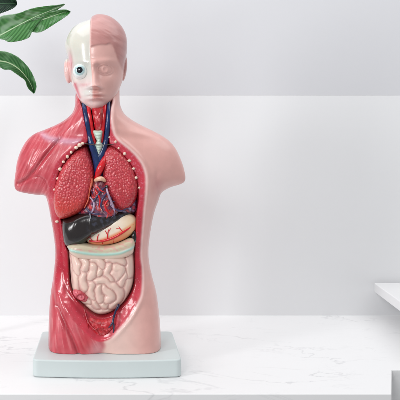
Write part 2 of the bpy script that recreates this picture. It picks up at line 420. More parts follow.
# fibres: fine ridges that follow each muscle
fx = (px-60)*.45+(py-140)*.9; fy_ = (px-60)*.9-(py-140)*.45
shoulder = lft*sst(200, 190, py)
rel += (shoulder*.6*gs(px, py, 32, 157, 9, 14)*(noise((px+py*.4)/1.7, 0*px, (py-px*.35)/9, 4)-.5))
rel += shoulder*.25*(fbm((px+py*.55)/1.3, 0*px, (py-px*.35)/12, 8)-.5)
rel += shoulder*.22*(noise((px+py*.55)/2.4, 0*px, (py-px*.35)/17, 3)-.5)
thigh = lft*sst(285, 300, py)
rel += thigh*.35*(fbm((px-.28*(py-290)*(px-48)/40)/1.2, 0*px, py/16, 6)-.5)
rel += thigh*.5*(noise((px-.28*(py-290)*(px-48)/40)/2.2, 0*px, py/26, 5)-.5)
skinr = side*(1-sst(104, 100, px))
g8 = line_d([(160, 192), (156, 182), (157, 172), (160, 164)]); rel -= .9*np.exp(-(g8/2.2)**2)*skinr*sst(168, 180, py)
g9 = line_d([(117, 130), (130, 133), (146, 134), (160, 137)]); rel += 1.0*np.exp(-(g9/4.)**2)*skinr
rel += 1.2*np.exp(-((dR+2.2)/1.8)**2)*(1-sst(104, 100, px))*sst(345, 330, py)      # raised skin edge round the opening
# pelvic crotch: soft front recess
rel -= 6.0*gs(px, py, 103, 360, 6, 9)
band = .42*np.clip(dR, 0, 11)*sst(0, 3, dR)
deep = np.clip(dC*4.5, 0, 60)*sst(-.5, 1.5, dC)
maxY = 6-14*sst(145, 120, py)
FL = np.where(dR > 0, np.minimum(SURF+band+deep, np.maximum(maxY, SURF+band)), -200)
bump_b = 0.22*(noise(X/2.2, Z/2.2, 0*X, 9)-.5)*(dR > 1); FL = FL+bump_b
gy = np.arange(-52, 50, h); Y = gy[None, :, None]
front = sst(4, -8, gy)[None, :, None]
ye = np.abs(Y+front*rel[:, None, :]*np.sign(-Y)*-1) if False else np.abs(np.where(Y < 0, Y+front*rel[:, None, :], Y))
r = ye/KK[:, None, :]; uu = U[:, None, :]
F = (r*r-uu)/(r+np.sqrt(np.maximum(uu, 0))+2)
F = np.maximum(F, np.where(FL[:, None, :] > -150, (FL[:, None, :]-Y)*.5, -99))
F = np.maximum(F, (16.7-Z)[:, None, :])
V, Q = nets(F.astype(np.float32), (gx[0], gy[0], gz[0]), h, 2)
del F, r, ye, uu
def lookup(A, a, b, Yg=-26):
    p = P(a, b, Yg); return float(bilin(A, np.array([(p[0]-gx[0])/h]), np.array([(p[2]-gz[0])/h]))[0])
def surf(a, b): return lookup(SURF, a, b)
def samp(A, V): return bilin(A, (V[:, 0]-gx[0])/h, (V[:, 2]-gz[0])/h)
N3 = vnormals(V, Q); vr = samp(dR, V); vc = samp(dC, V); a, b = photo(V[:, 0], V[:, 2])
frontv = sst(12, 4, V[:, 1])
skin = np.tile(lin((230, 176, 168)), (len(V), 1))
skin = mixc(skin, lin((240, 206, 196)), .85*sst(270, 335, b)*sst(150, 120, a))
skin = mixc(skin, lin((205, 140, 140)), .55*gs(a, b, 158, 186, 4, 7))
mus = np.tile(lin((200, 72, 84)), (len(V), 1))
st1 = noise((a+b*.55)/2.1, 0*a, (b-a*.35)/20, 31); st2 = noise((a-.28*(b-290)*(a-48)/40)/1.9, 0*a, b/30, 37)
stv = np.where(b < 240, st1, st2)
fib = noise((a+b*.5)/.9, 0*a, (b-a*.35)/14, 61); fib = np.where(b < 240, fib, noise((a-.28*(b-290)*(a-48)/40)/.9, 0*a, b/18, 67))
mus = mixc(mus, lin((216, 104, 114)), .6*sst(.45, .8, stv)); mus = mixc(mus, lin((232, 138, 142)), .5*sst(.68, .85, fib)); mus = mixc(mus, lin((180, 50, 66)), .4*sst(.5, .2, stv))
cl = samp(g6, V); mus = mixc(mus, lin((208, 168, 190)), .65*np.exp(-(cl/3.0)**2)*sst(84, 80, a)*sst(34, 44, a))
mus = mixc(mus, lin((150, 30, 46)), .7*np.exp(-(samp(g1, V)/1.3)**2)+.45*np.exp(-(samp(g3, V)/1.6)**2)+.3*np.exp(-(samp(g2, V)/1.)**2))
mus = mixc(mus, lin((226, 190, 205)), .7*sst(55, 51.5, a)*sst(255, 266, b)*sst(292, 280, b))
mus = mixc(mus, lin((232, 176, 180)), .7*gs(a, b, 96, 349, 6, 6))
mus = mixc(mus, lin((196, 30, 44)), .5*gs(a, b, 86, 343, 6, 9, -.5))
seam = sst(-3, 3, a-103.5-1.5*np.sin(b/3)); seam = np.where(b < 200, (a > 104)*1., seam)
# back of the model: the skin half / muscle half meet on the centre line
seam = np.where(V[:, 1] > 6, sst(-1, 1, a-107), seam)
col = mus*(1-seam[:, None])+skin*seam[:, None]
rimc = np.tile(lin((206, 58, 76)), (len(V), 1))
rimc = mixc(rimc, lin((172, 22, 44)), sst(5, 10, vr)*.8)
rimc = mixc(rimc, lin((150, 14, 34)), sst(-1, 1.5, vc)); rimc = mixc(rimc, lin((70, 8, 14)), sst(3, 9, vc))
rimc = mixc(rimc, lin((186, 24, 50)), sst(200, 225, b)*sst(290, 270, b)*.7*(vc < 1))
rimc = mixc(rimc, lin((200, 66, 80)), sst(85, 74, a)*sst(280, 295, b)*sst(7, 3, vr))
rimc = mixc(rimc, lin((236, 150, 170)), .4*sst(.58, .75, fbm(a/1.2, 0*a, b/1.2, 77))*(vc < 0)*sst(215, 195, b))
pinkedge = np.exp(-((vr+.2)/1.3)**2)*(a > 104)*sst(345, 330, b)
mk = sst(-.8, .8, vr)*frontv
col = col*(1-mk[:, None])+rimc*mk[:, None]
col = mixc(col, lin((246, 212, 208)), .75*pinkedge*frontv)
cen = V[Q].mean(1); fr = samp(dR, cen); fa, fb = photo(cen[:, 0], cen[:, 2])
isC = (fr > 0) & (cen[:, 1] < 10); isS = ~isC & np.where(cen[:, 1] > 6, fa > 107, fa > 103.5)
isM = ~isC & ~isS
make('skin_half', V, Q[isS], M['skin'], root, col, N3)
make('muscle_half', V, Q[isM], M['muscle'], root, col, N3)
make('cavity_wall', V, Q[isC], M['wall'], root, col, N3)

# ---------------------------------------------------------------- head
HO = [(x_-(1.2 if x_ < 80 and y_ < 90 else 0), y_+.36*max(0, y_-96)) for x_, y_ in [(69.3, 60), (66.6, 50), (66.2, 43), (68.3, 35.5), (73, 28.5), (79, 23.6), (85, 20.8), (90.3, 19), (92, 16.2), (97, 14), (103, 14.2), (110, 16.2), (117, 20.8), (122.5, 27), (126.2, 35), (127.3, 44), (126.6, 54), (125, 64), (123.6, 74), (122, 82),
      (118.8, 90.5), (115, 97), (108, 103.5), (102, 107.6), (96.5, 109), (90, 107.8), (84, 104), (78.8, 98.5), (75.5, 91.5), (72.5, 83), (70.3, 72)]]
hh = .5
gxh = np.arange(-46, 24, hh); gzh = np.arange(238, 350, hh); X, Z = np.meshgrid(gxh, gzh, indexing='ij')
d = sdf2(X, Z, catmull(P2(HO, -4), 6)); u = inflate(d, hh); a, b = photo(X, Z, -34)
K = 35.5/math.sqrt(u.max())
skull = sst(.5, -.5, a-90.2-1.6*sst(45, 88, b))*sst(96, 80, b)
D = np.zeros_like(X)
D -= 1.6*skull*sst(70, 50, b)
D += 2.2*gs(a, b, 105, 61.5, 8, 2.2, -.08)+1.3*gs(a, b, 82, 61.5, 8, 2.4, .08)       # brows
D -= 4.0*gs(a, b, 105, 69, 7.5, 4.6)+3.6*gs(a, b, 80.5, 71, 7.0, 6.4)                # sockets
eb = np.sqrt(np.maximum(0, 1-((a-105.3)/6.6)**2-((b-69.3)/4.4)**2)); D += 3.5*eb
er = np.hypot((a-105.2), (b-69.2)); D += .45*np.exp(-((er-2.7)/.6)**2)-.35*np.exp(-(er/1.1)**2)+1.0*gs(a, b, 105, 63.6, 7.0, 1.1, -.05)
lid = np.hypot((a-105.3)/7.4, (b-69.3)/4.9); D += 1.3*np.exp(-((lid-1)/.12)**2)
nb = np.clip((b-63)/(86.5-63), 0, 1); nx = 93.2+.8*nb
prof_n = (4.0+9.2*nb**1.3)*sst(58, 66, b)*sst(89.8, 87.2, b)
D += prof_n*np.exp(-.5*((a-nx)/(2.5+1.5*nb))**2)
D += 2.6*gs(a, b, 89.6, 86.8, 1.7, 1.8)+2.8*gs(a, b, 98.4, 86.8, 1.8, 1.8)
D -= 1.0*gs(a, b, 91.8, 89.6, 1.0, .7)+1.0*gs(a, b, 96.6, 89.6, 1.0, .7)
D += 2.2*gs(a, b, 95.5, 95.2, 7.5, 5.5)                                               # muzzle
D += 2.1*gs(a, b, 95.6, 94.0, 4.8, .95)+3.0*gs(a, b, 95.6, 98.3, 4.1, 1.15)-2.4*gs(a, b, 95.6, 96.2, 6.0, .7)-.5*gs(a, b, 95.3, 91.8, .9, 1.6)
D -= 2.0*gs(a, b, 95.8, 101.4, 5, 1.4)
D += 2.2*gs(a, b, 96, 107, 5.5, 3.6)                                                # chin
D += 1.6*gs(a, b, 110, 79, 6, 5)-1.0*gs(a, b, 110, 92, 5, 4)                                                      # cheek
D += 1.6*gs(a, b, 77.5, 81.5, 6, 2.1, .25)-2.2*gs(a, b, 77.5, 89, 3.2, 4.5)          # cheek bone and hollow
D += .7*(gs(a, b, 100, 82, 1.2, 6, -.45)*-1)
hw_ = 1+2.6*sst(108, 116, a)
hair = sst(89.6, 90.5, a)*sst(1.0, -1.0, (1/hw_)*(b-(46.5-1.8*np.sin((a-92)/6.5)+-2.5*np.exp(-((a-110)/3.)**2)+7*sst(112, 118, a)+np.clip(a-116, 0, 30)*1.6)))
D += hair*1.0+hair*.7*(noise((b-.25*(a-92))/4.5, 0*a, (a+.3*b)/13, 12)-.5)+hair*.25*(noise((b-.5*(a-92))/1.8, 0*a, (a+.6*b)/9, 13)-.5)
mass = line = np.exp(-(seg_dist(X, Z, catmull(P2([(74.5, 84), (76.5, 90), (79, 97)], -24), 5, False), False)/1.8)**2); D += 1.6*mass
yoff = -11*sst(72, 104, b)
gyh = np.arange(-54, 40, hh); Y = gyh[None, :, None]-yoff[:, None, :]
fw = sst(0, -14, Y)
ye = np.where(Y < 0, np.minimum(Y+fw*D[:, None, :], 0), Y*(1.0))
r = np.abs(ye)/K; uu = u[:, None, :]; F = (r*r-uu)/(r+np.sqrt(np.maximum(uu, 0))+2)
def ell(c, rr, F, k=1.5, rz=0.):
    dx = (X-c[0])[:, None, :]; dz = (Z-c[2])[:, None, :]; dy = gyh[None, :, None]-c[1]
    cs, sn = math.cos(rz), math.sin(rz); dx, dz = dx*cs+dz*sn, -dx*sn+dz*cs
    q = np.sqrt((dx/rr[0])**2+(dy/rr[1])**2+(dz/rr[2])**2); E = (q-1)*min(rr)
    hq = np.clip(.5+.5*(F-E)/k, 0, 1); return F*(1-hq)+E*hq-k*hq*(1-hq)
F = ell(P(67.9, 71, -1), (4.0, 8, 12.5), F, 1.5, .08)          # ears
F = ell(P(124.6, 69, 3), (2.3, 7, 12), F, 1.5, -.12)
F = np.maximum(F, -ell(P(65.6, 69, -9.5), (1.1, 2.0, 6), np.full_like(F, 9.), .5, .08))
V, Q = nets(F.astype(np.float32), (gxh[0], gyh[0], gzh[0]), hh, 2)
del F, r, ye, uu, fw
N3 = vnormals(V, Q); a, b = photo(V[:, 0], V[:, 2], -34); bk = V[:, 1]
def sh_(A): return bilin(A, (V[:, 0]-gxh[0])/hh, (V[:, 2]-gzh[0])/hh)
col = np.tile(lin((228, 178, 170)), (len(V), 1))
hv = sh_(hair); col = mixc(col, lin((190, 134, 130)), hv*.95)
hs_ = noise((b-.5*(a-92))/1.7, 0*a, (a+.6*b)/9, 12); col = mixc(col, lin((170, 118, 118)), hv*.2*sst(.5, .2, hs_))
col = mixc(col, lin((214, 150, 146)), .6*gs(a, b, 95.6, 96.5, 5.2, 2.6)*(a > 94))
col = mixc(col, lin((206, 140, 136)), .5*sst(101, 97, a)*(gs(a, b, 99, 78, 2, 8)))  # shadow beside the nose, painted into the skin colour
sk = sst(.5, -.5, a-89.9-2.6*sst(48, 88, b)); bone = np.tile(lin((214, 212, 204)), (len(V), 1))
bone = mixc(bone, lin((240, 214, 212)), .85*sst(66, 88, b)+.0*a); bone = mixc(bone, lin((240, 236, 208)), .2*gs(a, b, 74, 42, 9, 8))
bone = mixc(bone, lin((228, 120, 140)), .8*gs(a, b, 69.5, 60, 1.8, 7, -.1)+0*a)
bone = mixc(bone, lin((240, 190, 186)), .8*sst(70.2, 68.6, a)*sst(56, 60, b)*sst(92, 84, b))
bone = mixc(bone, lin((208, 74, 98)), 1.*sh_(mass)); bone = mixc(bone, lin((222, 234, 226)), .6*gs(a, b, 87, 92.5, 4, 3))
bone = mixc(bone, lin((228, 160, 165)), .5*gs(a, b, 84, 84.5, 5, 1.2))
sk = sk*sst(112, 97, b); col = col*(1-sk[:, None])+bone*sk[:, None]
col = mixc(col, lin((240, 196, 190)), .7*np.exp(-((a-90.4)/.8)**2)*sst(52, 44, b))  # highlight along the skull step, painted into the colour
col = mixc(col, lin((238, 204, 200)), .7*sst(97, 104, b)*sst(108, 98, a))
cen = V[Q].mean(1); fa, fb = photo(cen[:, 0], cen[:, 2], -34); isK = (fa < 90.4+2*sst(48, 88, fb)) & (fb < 108)
head = make('head', V, Q[~isK], M['skin'], root, col, N3)
make('skull_half', V, Q[isK], M['bone'], root, col, N3)
# exposed eye
ec = P(80.6, 71.2, -25.5)
eye = ball('eyeball', ec, (7.6, 7.6, 7.6), M['eye'], root, 32, 20)
from mathutils import Euler
er_ = Euler((math.radians(-4), 0, math.radians(-6)))
def iris_mat():
    m = material('iris_paint', (176, 206, 209), rough=.1, coat=1, vary=.25, vscale=900); return m
ir = ball('iris', ec, (7.72, 7.72, 7.72), iris_mat(), eye, 32, 8, .195, er_)
ball('pupil', ec, (7.84, 7.84, 7.84), M['black'], ir, 28, 6, .125, er_)
ball('iris_rim', ec, (7.66, 7.66, 7.66), material('iris_rim_paint', (196, 220, 222), rough=.1, coat=1, vary=.2, vscale=900), ir, 32, 8, .235, er_)

# ---------------------------------------------------------------- neck and great vessels
def sY(px_, py_, off): return (px_, py_, surf(px_, py_)+off)
tube('jugular_vein', [sY(83.5, 101, 4), sY(85, 110, 3), sY(87, 122, 3), sY(89.3, 135, 4), sY(91.3, 144, 5), (94.5, 152, -25), (97.5, 163, -24), (99, 176, -23)], [2.0, 2.2, 2.5, 2.5, 2.9, 3.6, 4.2, 4.4], M['blue'], root, 14)
tube('jugular_vein', [sY(108.6, 102, 3.5), sY(108.4, 112, 3), sY(107.8, 125, 3.5), sY(106.4, 138, 5), (104, 147, -24), (100.5, 157, -24), (98, 172, -22)], [1.7, 2.0, 2.5, 2.6, 3.2, 4.0, 4.0], M['blue'], root, 14)
tube('carotid_artery', [sY(87.5, 102, 5), sY(89, 112, 4.5), sY(91, 124, 4.5), sY(93.3, 137, 5), (95.8, 150, -22)], [2.0, 2.1, 2.0, 1.8, 1.5], M['red'], root, 12)
tube('carotid_artery', [sY(105, 102, 5), sY(104.2, 112, 4.5), sY(103.3, 124, 4.5), sY(102, 137, 5), (101, 150, -22)], [2.0, 2.1, 2.0, 1.8, 1.5], M['red'], root, 12)
tube('aortic_arch', [(106, 153, -21), (104.6, 158, -26), (102.2, 164, -29.5), (99.7, 169.5, -30), (97.5, 175.5, -28), (96, 182, -22)], [1.6, 2.3, 3.1, 3.3, 2.7, 2.2], M['red'], root, 16)
def larc(a, b, V):
    c = np.tile(lin((196, 40, 52)), (len(V), 1)); n_ = noise(a/1.6, 0*a, b/2.2, 5)
    c = mixc(c, lin((236, 120, 120)), .8*sst(.55, .8, n_)); c = mixc(c, lin((120, 60, 40)), .6*gs(a, b, 101.5, 113, 1.2, 5)); return c
blob('larynx', [(92.5, 107), (98, 107), (103.5, 107), (104.3, 114), (103.5, 122), (101.5, 130), (97.5, 132), (94.5, 129), (93, 120), (91.8, 111)], surf(98, 118)+1.2, 7, M['organ'], root,
     disp=lambda a, b, d: 1.2*(gs(a, b, 95.5, 110, 1.6, 5)+gs(a, b, 101, 109, 1.5, 5)+gs(a, b, 96, 124, 1.6, 3.5)+gs(a, b, 101, 124, 1.6, 3.5))+.8*noise(a/1.5, 0*a, b/1.5, 8), color=larc, h=.45)
tr = blob('trachea', [(92.8, 130.6), (98, 130.2), (102.8, 130.6), (101.8, 137), (101.2, 142), (103, 145), (101.5, 150), (98.6, 156), (96.5, 150), (95, 145), (96.6, 141), (94.8, 137)], surf(98, 140)-1.0, 6, M['mint'], root,
     disp=lambda a, b, d: .5*np.cos(b*2.1), h=.4)
tube('pin', [sY(84, 143.5, 1.5), sY(92, 144.5, -.5), sY(100, 145, -.5), sY(107, 144.8, -.5), sY(114, 144, 1.0)], .38, M['pin'], root, 8)
beads = [(82.6, 143.4), (79.6, 145.1), (76.2, 147.6), (71.2, 152.2), (67.4, 156.6), (63.4, 161.8), (60, 169), (57.6, 178.5), (54.6, 189.5), (57, 221.5), (109.3, 137.2), (115.5, 141.8), (118.6, 148.2), (124.6, 153.6), (129.3, 160.6), (133.6, 168.6), (136, 177.8), (139.2, 187.6)]
rng = np.random.RandomState(5)
for i, (bx, by_) in enumerate(beads):
    rr = (1.65 if i < 9 else 1.25)*(.8+.45*rng.rand()); yb = lookup(FL, bx, by_) if lookup(dC, bx, by_) < .5 else lookup(SURF, bx, by_)+3.5
    c = P(bx, by_, min(yb, lookup(SURF, bx, by_)+5)-.1)
    ball('costal_cartilage', c, (rr*(.9+.4*rng.rand()), rr, rr*(.85+.3*rng.rand())), M['bead'], root, 14, 9)

# ---------------------------------------------------------------- lungs
def lung_disp(sd, ang):
    def f(a, b, d):
        c, s = math.cos(ang), math.sin(ang); x = (a*c+b*s)/1.9; z = (-a*s+b*c)/2.7
        x = x*(.75+.0*a)+1.5*(fbm(a/7, 0*a, b/7, sd+50, 2)-.5)+.5*(noise(a/2.5, 0*a, b/2.5, sd+52)-.5); z = z*.85+1.5*(noise(a/7, 0*a, b/7, sd+51)-.5)
        f1, f2, _ = cells(x, z, sd); return .6*np.clip((f2-f1)*1.6, 0, 1)**.6+.5*noise(a/1.2, 0*a, b/1.2, sd)-.6
    return f
def lung_col(sd, ang):
    def f(a, b, V):
        c, s = math.cos(ang), math.sin(ang); x = (a*c+b*s)/1.9; z = (-a*s+b*c)/2.7
        x = x*(.75+.0*a)+1.5*(fbm(a/7, 0*a, b/7, sd+50, 2)-.5)+.5*(noise(a/2.5, 0*a, b/2.5, sd+52)-.5); z = z*.85+1.5*(noise(a/7, 0*a, b/7, sd+51)-.5); f1, f2, idr = cells(x, z, sd)
        c = np.tile(lin((203, 62, 76)), (len(V), 1)); c = mixc(c, lin((228, 112, 118)), .8*sst(.25, .7, f2-f1)*(.4+.6*idr))
        c = mixc(c, lin((160, 32, 46)), .6*sst(.2, 0, f2-f1)); c = mixc(c, lin((216, 62, 50)), .75*sst(190, 212, b)*sst(100, 90, a))
        c = mixc(c, lin((178, 26, 48)), .6*sst(185, 205, b)*sst(98, 104, a)); c = mixc(c, lin((190, 60, 50)), .35*noise(a/3, 0*a, b/3, sd+4)); return c
    return f
LL = [(86, 145), (90, 151), (92.5, 158), (94.8, 167), (95.2, 176), (94.2, 185), (92.4, 193), (89.4, 201), (86, 207.5), (80, 213.5), (73, 217), (66, 219.5), (59, 220), (54.5, 214), (52.3, 203), (52.8, 191), (55, 180), (58.5, 170), (63, 161.5), (69.5, 153.5), (78, 147)]
RL = [(102.4, 149), (111, 144.5), (118.5, 147.5), (125.5, 154), (131, 161), (135.3, 170), (138.5, 181), (139, 191), (136.5, 201), (131.5, 208.5), (125, 212.5), (119, 211.5), (113, 205), (108.4, 197), (104.2, 187), (101.4, 177), (100.4, 167), (100.6, 157)]
blob('lung', LL, -31, 20, M['organ'], root, lung_disp(3, .25), lung_col(3, .25), .5, full=3.2)
blob('lung', RL, -31, 20, M['organ'], root, lung_disp(8, -.3), lung_col(8, -.3), .5, full=3.2)
# dark costal floor below the left lung and the diaphragm behind the heart
def diac(a, b, V):
    n_ = fbm(a/3, 0*a, b/3, 21); c = np.tile(lin((70, 34, 62)), (len(V), 1)); c = mixc(c, lin((150, 130, 165)), .8*sst(.55, .7, n_)); c = mixc(c, lin((180, 40, 60)), .7*sst(.5, .35, n_)); return c
blob('diaphragm', [(76, 214), (82, 207), (90, 203), (104, 202), (118, 206), (128, 204), (135, 196), (138, 200), (137, 211), (130, 214.5), (122, 214.5), (110, 213.5), (98, 217), (90, 217), (80, 217)], -29.5, 17, M['organ'], root,
     lambda a, b, d: 1.6*(fbm(a/2.6, 0*a, b/2.6, 22)-.5), diac, .5)
def heart_col(a, b, V):
    n1 = fbm(a/4, 0*a, b/4, 41, 2); n2 = fbm(a/1.7, 0*a, b/3, 47)
    c = np.tile(lin((150, 66, 84)), (len(V), 1)); c = mixc(c, lin((112, 76, 104)), .8*sst(.48, .6, n1)*sst(178, 190, b)); c = mixc(c, lin((214, 66, 66)), .8*sst(.47, .38, n1))
    c = mixc(c, lin((206, 170, 178)), .7*sst(.6, .7, n2)); c = mixc(c, lin((226, 100, 56)), .8*gs(a, b, 91.5, 181, 2.2, 4)); return c
hrt = blob('heart', [(90, 182), (94, 177.5), (99, 176), (104, 178), (107.5, 184), (111, 194), (115.5, 203), (119.5, 210), (117, 217), (108, 220.5), (97, 220), (88, 216), (84.5, 210), (87, 203), (90, 194)], -32.3, 18, M['organ'], root,
     lambda a, b, d: 2.0*(1-np.abs(2*fbm(a/4.5, 0*a, b/4.5, 42, 2)-1))-1.5, heart_col, .45, full=1.8)
M['dkred'] = material('dark_artery_paint', (170, 18, 36), rough=.25, coat=.4, vary=.2, vscale=300)
M['cream'] = material('cream_vessel_paint', (238, 190, 160), rough=.25, coat=.4, vary=.2, vscale=500)
tube('pulmonary_trunk', [(95, 180.5, -27), (98.5, 179, -31.5), (102, 178.8, -32), (105, 181, -29)], [1.6, 2.2, 2.2, 1.6], M['cream'], hrt, 12)
M['purple'] = material('purple_vein_paint', (62, 52, 92), rough=.25, coat=.4, vary=.3, vscale=400)
M['lilac'] = material('lilac_vessel_paint', (178, 152, 176), rough=.25, coat=.4, vary=.3, vscale=400)
M['orange'] = material('orange_fat_paint', (200, 92, 66), rough=.3, coat=.3, vary=.3, vscale=500)
hf = -32.6
for pts_, r_, mt in [
    ([(106, 186, -29.5), (107.5, 192, -31.5), (110, 199, -32.2), (113, 206, -31.5), (115, 213, -30)], .8, 'lilac'), ([(105, 187, -31), (100, 192, hf), (96, 198, hf-.3), (92, 205, -31.5)], .7, 'purple'),
    ([(107, 193, -31.8), (103, 198, hf-.5), (101, 205, hf), (103, 212, -32)], .75, 'purple'), ([(93, 188, -30), (97, 193, hf), (100, 200, hf-.6), (99, 208, hf)], .65, 'red'),
    ([(108, 200, hf), (105, 205, hf-.4), (107, 211, hf), (112, 216, -30)], .7, 'red'), ([(90, 197, -30), (94, 203, -32), (93, 210, -32), (89, 215, -29.5)], .75, 'lilac'),
    ([(97, 186, -32), (100, 190, hf-.2), (104, 192, hf-.2)], .6, 'red'), ([(110, 205, hf+1), (115, 209, -30.5), (121, 211, -27.5), (128, 208, -26.5)], .7, 'purple'),
    ([(86, 208, -29), (90, 212, -30.5), (96, 214, -31.8), (103, 214, -32)], .7, 'purple')]:
    tube('vessel', pts_, [r_]+[r_*1.35]*(len(pts_)-2)+[r_*.6], M[mt], hrt, 8)
rv = np.random.RandomState(11)
for i in range(13):
    x = 90+26*rv.rand(); y = 186+30*rv.rand(); x = np.clip(x, 91+.0*y, 108+(y-186)*.3); an = rv.uniform(.6, 2.5); q = []
    for k in range(5):
        q.append((x, y, -31.6-.9*(1-abs(x-100)/16)+(.6 if k in (0, 4) else 0))); an += rv.uniform(-.9, .9); x += 2.1*math.cos(an); y += 2.1*math.sin(an)
        x = min(max(x, 89), 117); y = min(max(y, 184), 218)
    tube('vessel', q, [.25, .42, .45, .4, .2], M[['lilac', 'purple', 'dkred', 'purple', 'cream', 'red'][i % 6]], hrt, 6, n=4)
tube('pericardial_fat', [(92, 178, -27), (91.5, 184, -29.5), (89.5, 192, -29.5), (88.3, 200, -28.5), (84.5, 208, -28)], [.8, 1.2, .7, .8, .5], M['orange'], hrt, 10)
ball('vessel_opening', P(106.6, 186.6, -31), (1.5, 1.2, 1.7), M['black'], hrt, 14, 8)

# ---------------------------------------------------------------- liver, stomach, bowel
def livc(a, b, V):
    c = np.tile(lin((32, 25, 25)), (len(V), 1)); n_ = fbm(a/2.5, 0*a, b/2.5, 61)
    c = mixc(c, lin((74, 78, 98)), .6*sst(.45, .75, n_)*sst(84, 96, a));  c = mixc(c, lin((30, 80, 70)), .5*gs(a, b, 84, 242, 5, 1.5)); return c
blob('liver', [(61.5, 221), (67, 219), (74, 215.5), (84, 211), (96, 210), (108, 209), (120, 210), (132, 208), (137.5, 211), (133, 216), (125, 221), (117, 225.5), (109, 230), (100, 234), (92, 238), (86, 243), (80, 248), (71, 249), (64, 246), (61.5, 233)], -31, 18, M['liver'], root,
     lambda a, b, d: .9*np.exp(-((a-90.6-(b-225)*.05)/1.0)**2)+.9*(fbm(a/5, 0*a, b/5, 63)-.5)*sst(84, 92, a)+1.1*gs(a, b, 75, 226, 3, 13), livc, .5, full=1.8)
tube('falciform_ligament', [(89.8, 212, -29.5), (90.6, 219, -30.4), (91, 226, -30), (91.6, 233, -27)], [.5, .7, .7, .4], material('ligament_paint', (150, 160, 172), rough=.2, coat=.5), root, 8)
def stoc(a, b, V):
    c = np.tile(lin((250, 232, 212)), (len(V), 1)); yl = 241.5-.19*(a-88)-.0055*(a-88)**2
    c = mixc(c, lin((242, 146, 96)), .9*sst(-1, 2.4, b-yl)); c = mixc(c, lin((240, 204, 150)), .5*sst(118, 132, a)); return c
sto = blob('stomach', [(85.5, 239), (90, 233), (98, 227), (108, 220), (118, 215), (128, 213.5), (135.5, 217.5), (136.6, 225), (134.2, 232.5), (127, 238.5), (118, 242.8), (108, 245.3), (97, 245.8), (88.5, 243.6)], -26.5, 9, M['gut'], root, None, stoc, .5, full=1.7)
def sy(x, y):  # front of the stomach, close enough for thin surface vessels
    dx = (x-111)/26; yl = 232.5-.30*(x-111); dz = (y-yl)/11.5; return -26.9+8.6*(1-math.sqrt(max(.05, 1-dx*dx*.85-dz*dz*.8)))
def sv(pts_, r_): return tube('stomach_artery', [(x, y, sy(x, y)) for x, y in pts_], r_, M['red'], sto, 8)
sv([(89, 240.8), (97, 241.6), (105, 240.5), (113, 237.8), (121, 233.5), (128, 228.8), (133, 224)], [.7, .9, 1.15, 1.25, 1.25, 1.1, .7])
sv([(107.5, 239.5), (107.6, 234.5), (108.6, 229.5)], [.7, .6, .3]); sv([(107.6, 235), (105, 230.5)], [.5, .3])
sv([(123, 232), (120, 228.5), (118, 225.5)], [.6, .5, .3]); sv([(120, 229), (116, 228.3)], [.4, .25])
sv([(97, 241.3), (97.5, 237), (99, 234)], [.5, .45, .25]); sv([(113, 237.5), (113.6, 241), (113, 243)], [.6, .5, .3]); sv([(124, 231), (127, 225), (126.5, 221)], [.5, .4, .25]); sv([(102, 241), (102.5, 244)], [.5, .3]); sv([(108.2, 232), (111, 228)], [.4, .25])
sv([(119, 235), (119.6, 238.5)], [.6, .4]); sv([(131, 226.5), (132.5, 229.5)], [.6, .4]); sv([(92, 240.5), (90, 237.5), (91.5, 236)], [.5, .4, .3])
ball('dark_ellipsoid', P(133.8, 237, -18), (3.6, 6, 8), M['liver'], root, 18, 12)  # dark ellipsoid next to the stomach's right end
def colc(a, b, V):
    ys = 248.6+5.6*np.sin(np.clip((a-66)/72, 0, 1)*math.pi*.92+.12)-3.0*sst(118, 136, a)
    c = np.tile(lin((206, 193, 166)), (len(V), 1)); c = mixc(c, lin((232, 206, 190)), .9*sst(1, 2.5, b-ys))
    c = mixc(c, lin((222, 150, 150)), .5*sst(.58, .75, noise(a/3, 0*a, b/1.5, 88))*(b < ys)); c = mixc(c, lin((176, 218, 208)), .95*np.exp(-((b-ys)/1.5)**2)); return c
blob('transverse_colon', [(66.5, 246.5), (72, 243.3), (82, 243.2), (93, 245.2), (106, 246), (118, 243.6), (128, 239.2), (133.5, 238.6), (135.3, 243), (134.3, 250), (132, 255), (120, 259.5), (100, 261), (80, 259.5), (70.5, 255), (68, 250)], -31.5, 13, M['gut'], root,
     lambda a, b, d: .7*np.exp(-((b-(248.6+5.6*np.sin(np.clip((a-66)/72, 0, 1)*math.pi*.92+.12)-3.0*sst(118, 136, a)))/1.3)**2), colc, .5, full=2.6)
TUBES = [[(73, 257), (76, 265), (76.5, 273)], [(74, 276), (76, 283), (75, 289)], [(83, 257), (86, 263), (84, 270)], [(83, 274), (81, 281), (85, 288)], [(93, 259), (99, 261), (103, 267)], [(92, 266), (95, 271), (91, 277)],
         [(98, 273), (101, 269.5)], [(108, 258), (116, 260), (123, 262)], [(129, 259), (131.5, 268), (129, 276)], [(109, 266), (107, 273), (111, 279)], [(116, 267), (121, 271), (118, 277), (113, 273)], [(125, 276), (121, 282)],
         [(97, 281), (104, 280.5), (110, 284), (117, 289), (121, 295), (119, 303), (112, 308)], [(92, 284), (90, 291), (93, 297)], [(99, 287), (97.5, 294), (101, 300)], [(104, 288), (110, 292), (112, 298), (107, 301)], [(94, 303), (97, 308)], [(103, 306), (106, 308)],
         [(88, 307), (94, 313), (103, 314), (110, 313)], [(129, 282), (130, 290), (127.5, 299), (122.5, 307)], [(78, 297), (83, 302), (88, 303)], [(66, 262), (68, 290)]]
TSEG = []
for T_ in TUBES: TSEG.append(catmull(T_, 5, False))
